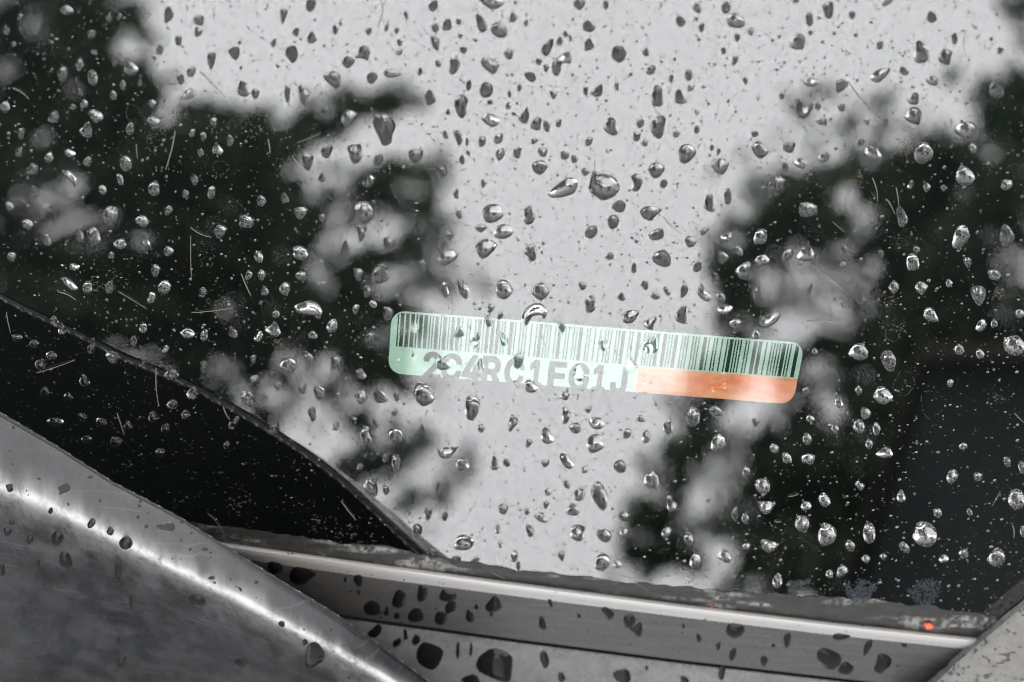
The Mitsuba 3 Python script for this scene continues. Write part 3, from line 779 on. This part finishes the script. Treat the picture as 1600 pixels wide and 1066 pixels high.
WET = {
    'strip': """431 886 25 22 .35;474 900 45 30 .2;560 907 16 20 .4;540 906 5 10 .3;582 950 28 25 .2;604 955 8 16 .2;624 935 24 30 .3;660 927 18 27 .35;650 961 26 24 .2;689 966 20 22 .2;
700 930 28 20 .35;704 950 18 22 .2;734 962 14 22 .2;771 943 28 28 .35;860 942 8 15 .3;848 973 12 23 .25;950 958 20 23 .35;984 970 20 22 .4;993 984 22 26 .3;1149 985 30 25 .35;1092 997 8 15 .2;
1122 1009 8 15 .2;1145 1022 12 22 .25;1194 1033 12 18 .2;1230 1001 12 25 .25;1315 994 30 13 .3;1356 1012 15 27 .25;1296 1030 40 38 .2;1322 1044 26 22 .2;1379 1037 30 33 .2;1413 1008 10 7 .2;
1208 1008 7 7 .2;620 962 10 12 .2;744 948 8 10 .2;768 958 6 12 .2;1068 978 5 8 .2;905 962 6 8 .2;560 925 4 10 .2""",
    'cowl': """672 1025 44 46 .12;772 1040 58 56 .2;585 986 24 22 .12;620 1004 14 16 .12;634 992 8 20 .12;851 1030 15 30 .2;878 1058 12 18 .2;971 1056 30 24 .15;735 1062 30 18 .15;1128 1052 12 24 .15;1070 1062 14 14 .15;
715 1016 6 28 .12;736 1014 5 24 .12;650 1000 14 18 .1;1010 1044 6 10 .2""",
    'arm': """143 818 14 14 .5;172 830 12 12 .5;197 847 22 18 .5;15 762 12 12 .5;79 797 8 9 .5;90 840 20 20 .45;103 873 22 26 .3;47 843 11 13 .4;12 830 14 14 .4;18 816 8 8 .4;308 940 30 20 .2;492 1022 34 42 .2;
477 1003 9 9 .3;377 1038 24 15 .2;190 1034 14 20 .25;185 892 12 26 .25;185 1000 6 12 .3;258 823 32 14 .1;100 762 20 16 .1;330 903 12 6 .15;4 890 8 22 .3;205 940 6 22 .2;182 1016 7 7 .3;60 880 6 14 .2;
140 745 10 6 .2;320 858 10 5 .3;400 910 8 5 .3;95 770 8 5 .3;440 975 10 8 .3;60 748 7 4 .3""",
}
where = {'strip': (strip_mesh, 'on trim strip'), 'cowl': (cowl_mesh, 'on plastic cowl'), 'arm': (arm_mesh, 'on wiper arm')}
r = np.random.default_rng(21)
for part, txt in WET.items():
    mesh, words = where[part]
    for item in txt.replace('\n', '').split(';'):
        x, y, w, h, tall = map(float, item.split())
        got = hit(mesh, x, y)
        if got is None:
            continue
        p, nrm = got
        e1 = np.cross([0, 1, 0], nrm); e1 /= np.linalg.norm(e1); e2 = np.cross(nrm, e1)
        loc = []
        for q in smooth_outline(blob(w, h, r, 11, 1.9 if part != 'arm' else 1.2), 28) + [x, y]:
            d = ray(*q)
            k = CAM + d * (((p - CAM) @ nrm) / (d @ nrm)) - p
            loc.append((k @ e1, k @ e2))
        v, tri, nb = cap(np.array(loc), tall * (1.2 if part == 'arm' else 0.7), 4.5, .55)
        v, f = closed(v, tri, nb)
        v = p + v[:, :1] * e1 + v[:, 1:2] * e2 + (v[:, 2:] + 0.00006) * nrm
        key = numbered('water_spot')
        put(key, v, f, 'm_wet', smooth=True)
        tag(key, spot_label('water spot ' + words, x, y, w, h, 380), 'water spot', 'water spots ' + words)

r = np.random.default_rng(77)
for part, box_, cnt, nm in (('arm', (0, 640, 640, 1066), 230, 'beads_on_arm'), ('strip', (430, 860, 1500, 1060), 130, 'beads_on_trim')):
    mesh, words = where[part]
    vs, fs, n = [], [], 0
    for _ in range(cnt):
        x, y = r.uniform(box_[0], box_[2]), r.uniform(box_[1], box_[3])
        got = hit(mesh, x, y)
        if got is None or (part == 'strip' and arm_cover.contains(shapely.Point(x, y))):
            continue
        p, nrm = got
        e1 = np.cross([0, 1, 0], nrm); e1 /= np.linalg.norm(e1); e2 = np.cross(nrm, e1)
        rad = 0.00016 + 0.0005 * r.beta(1, 4)
        b = np.stack([np.cos(ring8), np.sin(ring8)], 1) * rad * r.uniform(.75, 1.2, (8, 1)) * [1, r.uniform(1, 1.7)]
        for k, (sc, hh) in enumerate(((1, 0), (.8, .3), (.4, .48))):
            vs += [p + q[0] * sc * e1 + q[1] * sc * e2 + (hh * rad + 0.00004) * nrm for q in b]
        vs.append(p + (.52 * rad) * nrm)
        for k in range(8):
            k2 = (k + 1) % 8
            fs += [[n + k, n + k2, n + 8 + k2], [n + k, n + 8 + k2, n + 8 + k], [n + 8 + k, n + 8 + k2, n + 16 + k2], [n + 8 + k, n + 16 + k2, n + 16 + k], [n + 16 + k, n + 16 + k2, n + 24]]
        n += 25
    put(nm, np.array(vs), np.array(fs), 'm_wet', smooth=True)
    tag(nm, 'fine scattered water beads ' + words + ' between its larger spots', 'droplets', kind='stuff')

r = np.random.default_rng(91)
for x, y, w, h in ((1458, 632, 38, 44), (455, 150, 36, 40), (1405, 250, 24, 34), (345, 262, 26, 22), (208, 175, 22, 26), (1412, 598, 34, 40), (1395, 520, 24, 26), (245, 225, 30, 34),
                   (325, 405, 22, 24), (1345, 315, 50, 56)):
    o = blob(w, h, r, 40, .8) + [x, y] + r.normal(0, .4, (40, 2))
    keep = r.uniform(size=40) < .5
    vs, fs, n = [], [], 0
    for k in range(40):
        if not keep[k]:
            continue
        a, b = at(*o[k]), at(*o[(k + 1) % 40])
        t = (b - a) / (np.linalg.norm(b - a) + 1e-9); g_ = np.array([-t[1], t[0], 0]) * r.uniform(.00003, .00009)
        up = np.array([0, 0, 0.0001])
        vs += [a - g_ + up, b - g_ + up, b + g_ + up, a + g_ + up]; fs += [[n, n + 1, n + 2], [n, n + 2, n + 3]]; n += 4
    key = numbered('dried_ring')
    put(key, np.array(vs), np.array(fs), 'm_ring')
    tag(key, f'faint dried water ring on the glass, {num(x / 16)} percent across, {num(y / 10.66)} percent down', 'water mark', 'dried water rings on the glass')

# ------------------------------------------------------------------ dry straws, scraps and dirt on the glass
STRAWS = """314 112 352 152;465 222 502 207;274 204 259 264;419 217 422 239;213 224 215 247;237 20 220 35;20 137 45 154;456 242 471 260;1326 128 1376 184;1363 277 1371 314;1509 45 1509 88;
1385 310 1398 334;298 355 330 370;298 368 299 433;377 427 392 462;90 455 118 468;185 455 229 482;299 488 365 480;244 574 248 634;183 645 194 679;349 635 359 655;57 582 117 562;
10 487 17 520;1276 420 1321 455;1260 502 1305 502;1585 645 1600 660;1563 767 1550 790;1231 775 1248 771;1582 820 1584 840;1210 814 1221 814;970 898 1013 922;533 782 556 812;
324 801 350 840;1020 165 1037 185;1300 345 1320 362;1036 338 1066 366;770 895 790 905;1400 292 1404 320;595 -5 591 40;930 250 928 285"""
r = np.random.default_rng(31)
for item in STRAWS.replace('\n', '').split(';'):
    x0, y0, x1, y1 = map(float, item.split())
    n = 7
    t = np.linspace(0, 1, n)
    bow = r.uniform(-.14, .14) * r.uniform(0, 1); thick = r.uniform(.6, 1.3)
    pts = []
    for k in t:
        b = bow * math.sin(math.pi * k)
        q = at(x0 + (x1 - x0) * k - (y1 - y0) * b, y0 + (y1 - y0) * k + (x1 - x0) * b)
        pts.append(q + [0, 0, 0.00016 + 0.0002 * math.sin(math.pi * k)])
    pts = np.array(pts)
    rad = 0.00008 * thick * (1 - 0.6 * np.abs(t - .35))
    d = np.gradient(pts, axis=0); d /= np.linalg.norm(d, axis=1, keepdims=True)
    s1 = np.cross(d, [0, 0, 1.0]); s2 = np.cross(s1, d)
    a = np.arange(6) * math.pi / 3
    v = (pts[:, None] + rad[:, None, None] * (np.cos(a)[None, :, None] * s1[:, None] + np.sin(a)[None, :, None] * s2[:, None])).reshape(-1, 3)
    f = []
    for i in range(n - 1):
        for j in range(6):
            a0, a1 = i * 6 + j, i * 6 + (j + 1) % 6
            f += [[a0, a1, a1 + 6], [a0, a1 + 6, a0 + 6]]
    f += [[0, k + 1, k] for k in range(1, 5)] + [[(n - 1) * 6, (n - 1) * 6 + k, (n - 1) * 6 + k + 1] for k in range(1, 5)]
    key = numbered('dry_straw')
    put(key, v, f, 'm_straw', smooth=True)
    way = 'upright' if abs(y1 - y0) > 2 * abs(x1 - x0) else 'level' if abs(x1 - x0) > 2 * abs(y1 - y0) else 'slanting'
    tag(key, f'thin pale {way} dry straw, {num((x0 + x1) / 32)} percent across, {num((y0 + y1) / 21.32)} percent down', 'straw', 'dry straws on the glass')

vs, fs, n = [], [], 0
CLUMPS = [(275, 172, 16), (240, 220, 18), (390, 205, 22), (180, 440, 22), (150, 445, 12), (340, 470, 20), (430, 530, 16), (350, 590, 20), (1420, 225, 18), (1345, 275, 16), (1390, 470, 14),
          (1405, 510, 14), (370, 785, 26), (550, 830, 24), (500, 820, 20), (1100, 905, 30), (1210, 855, 24), (1320, 470, 14), (1280, 640, 18), (1560, 460, 12), (1560, 620, 14), (690, 905, 30), (780, 900, 26)]
r = np.random.default_rng(41)
spots = [(r.uniform(0, 1600), r.uniform(0, 960), 0) for _ in range(1300)] + [(a, b, c) for a, b, c in CLUMPS for _ in range(26)]
for a, b, c in spots:
    x, y = (a + r.normal(0, c * .5), b + r.normal(0, c * .45)) if c else (a, b)
    if arm_cover.contains(shapely.Point(x, y)) or y > edge_px(x) - 4:
        continue
    p = at(x, y) + [0, 0, 0.0001]
    L, W, ang = r.uniform(.00012, .0006) if c else r.uniform(.0001, .00028), r.uniform(.00005, .00011), r.uniform(0, 3.14)
    e = np.array([math.cos(ang), math.sin(ang), 0]); g_ = np.array([-e[1], e[0], 0])
    q = [p - e * L, p + g_ * W, p + e * L, p - g_ * W, p + [0, 0, W]]
    vs += q; fs += [[n, n + 1, n + 4], [n + 1, n + 2, n + 4], [n + 2, n + 3, n + 4], [n + 3, n, n + 4]]; n += 5
put('dirt_specks', np.array(vs), np.array(fs), 'm_dirt')
tag('dirt_specks', 'fine brownish dirt specks and plant crumbs sprinkled over the glass', 'dirt', kind='stuff')


def flake(name, pts, m, label, cat, seed=1):
    """A dried patch: many thin crusts lying close together inside an outline."""
    rr = np.random.default_rng(seed)
    po = Polygon(pts)
    x0, y0, x1, y1 = po.bounds
    vs, fs, n, laid = [], [], 0, 0
    while laid < 650:
        x, y = rr.uniform(x0, x1), rr.uniform(y0, y1)
        d = po.exterior.distance(shapely.Point(x, y))
        if not po.contains(shapely.Point(x, y)) or rr.uniform() > 0.35 + d / 12 or meshkit.noise(np.array([[x * .12, y * .07, seed]]), 5)[0] < .36:
            laid += 0.2
            continue
        p = at(x, y) + [0, 0, 0.00012]
        a = np.arange(6) * math.pi / 3
        q = np.stack([np.cos(a) * rr.uniform(.5, 1, 6) * .00015, np.sin(a) * rr.uniform(.5, 1, 6) * .0005, np.zeros(6)], 1) + p
        vs += [*q, p + [0, 0, .00005]]; fs += [[n + k, n + (k + 1) % 6, n + 6] for k in range(6)]; n += 7; laid += 1
    key = numbered(name)
    put(key, np.array(vs), np.array(fs), m)
    tag(key, label, cat)


flake('dried_residue', [(1320, 908), (1345, 903), (1370, 912), (1368, 945), (1335, 944), (1322, 930)], 'm_residue', 'pale bluish dried residue patch near the foot of the glass, middle of three', 'residue', seed=1)
flake('dried_residue', [(1414, 920), (1440, 905), (1472, 900), (1476, 915), (1464, 935), (1462, 953), (1432, 955), (1424, 935)], 'm_residue', 'pale bluish dried residue patch near the foot of the glass, rightmost of three', 'residue', seed=2)
flake('dried_residue', [(1228, 908), (1268, 903), (1266, 912), (1240, 918), (1252, 942), (1238, 945)], 'm_residue', 'pale bluish dried residue patch near the foot of the glass, leftmost of three', 'residue', seed=3)

for (x, y, sx, sy, lab) in ((1451, 978, 10, 6, 'bright orange scrap lying against the trim strip near the lower right corner'), (1111, 951, 1.8, 2.2, 'tiny orange crumb on the seal band above the trim strip')):
    b = trimesh.creation.icosphere(subdivisions=2)
    bv = b.vertices + 0.9 * (meshkit.noise(b.vertices * 2.1 + x, 3)[:, None] - .5) * b.vertices
    c = at(x, y, 0.0008)
    v = bv * np.array([sx, sy, 5]) * 0.00014
    ca, sa = math.cos(-.7), math.sin(-.7)
    v[:, :2] = v[:, :2] @ np.array([[ca, sa], [-sa, ca]])
    key = numbered('orange_scrap')
    put(key, v + c, b.faces, 'm_scrap', smooth=True)
    tag(key, lab, 'scrap')
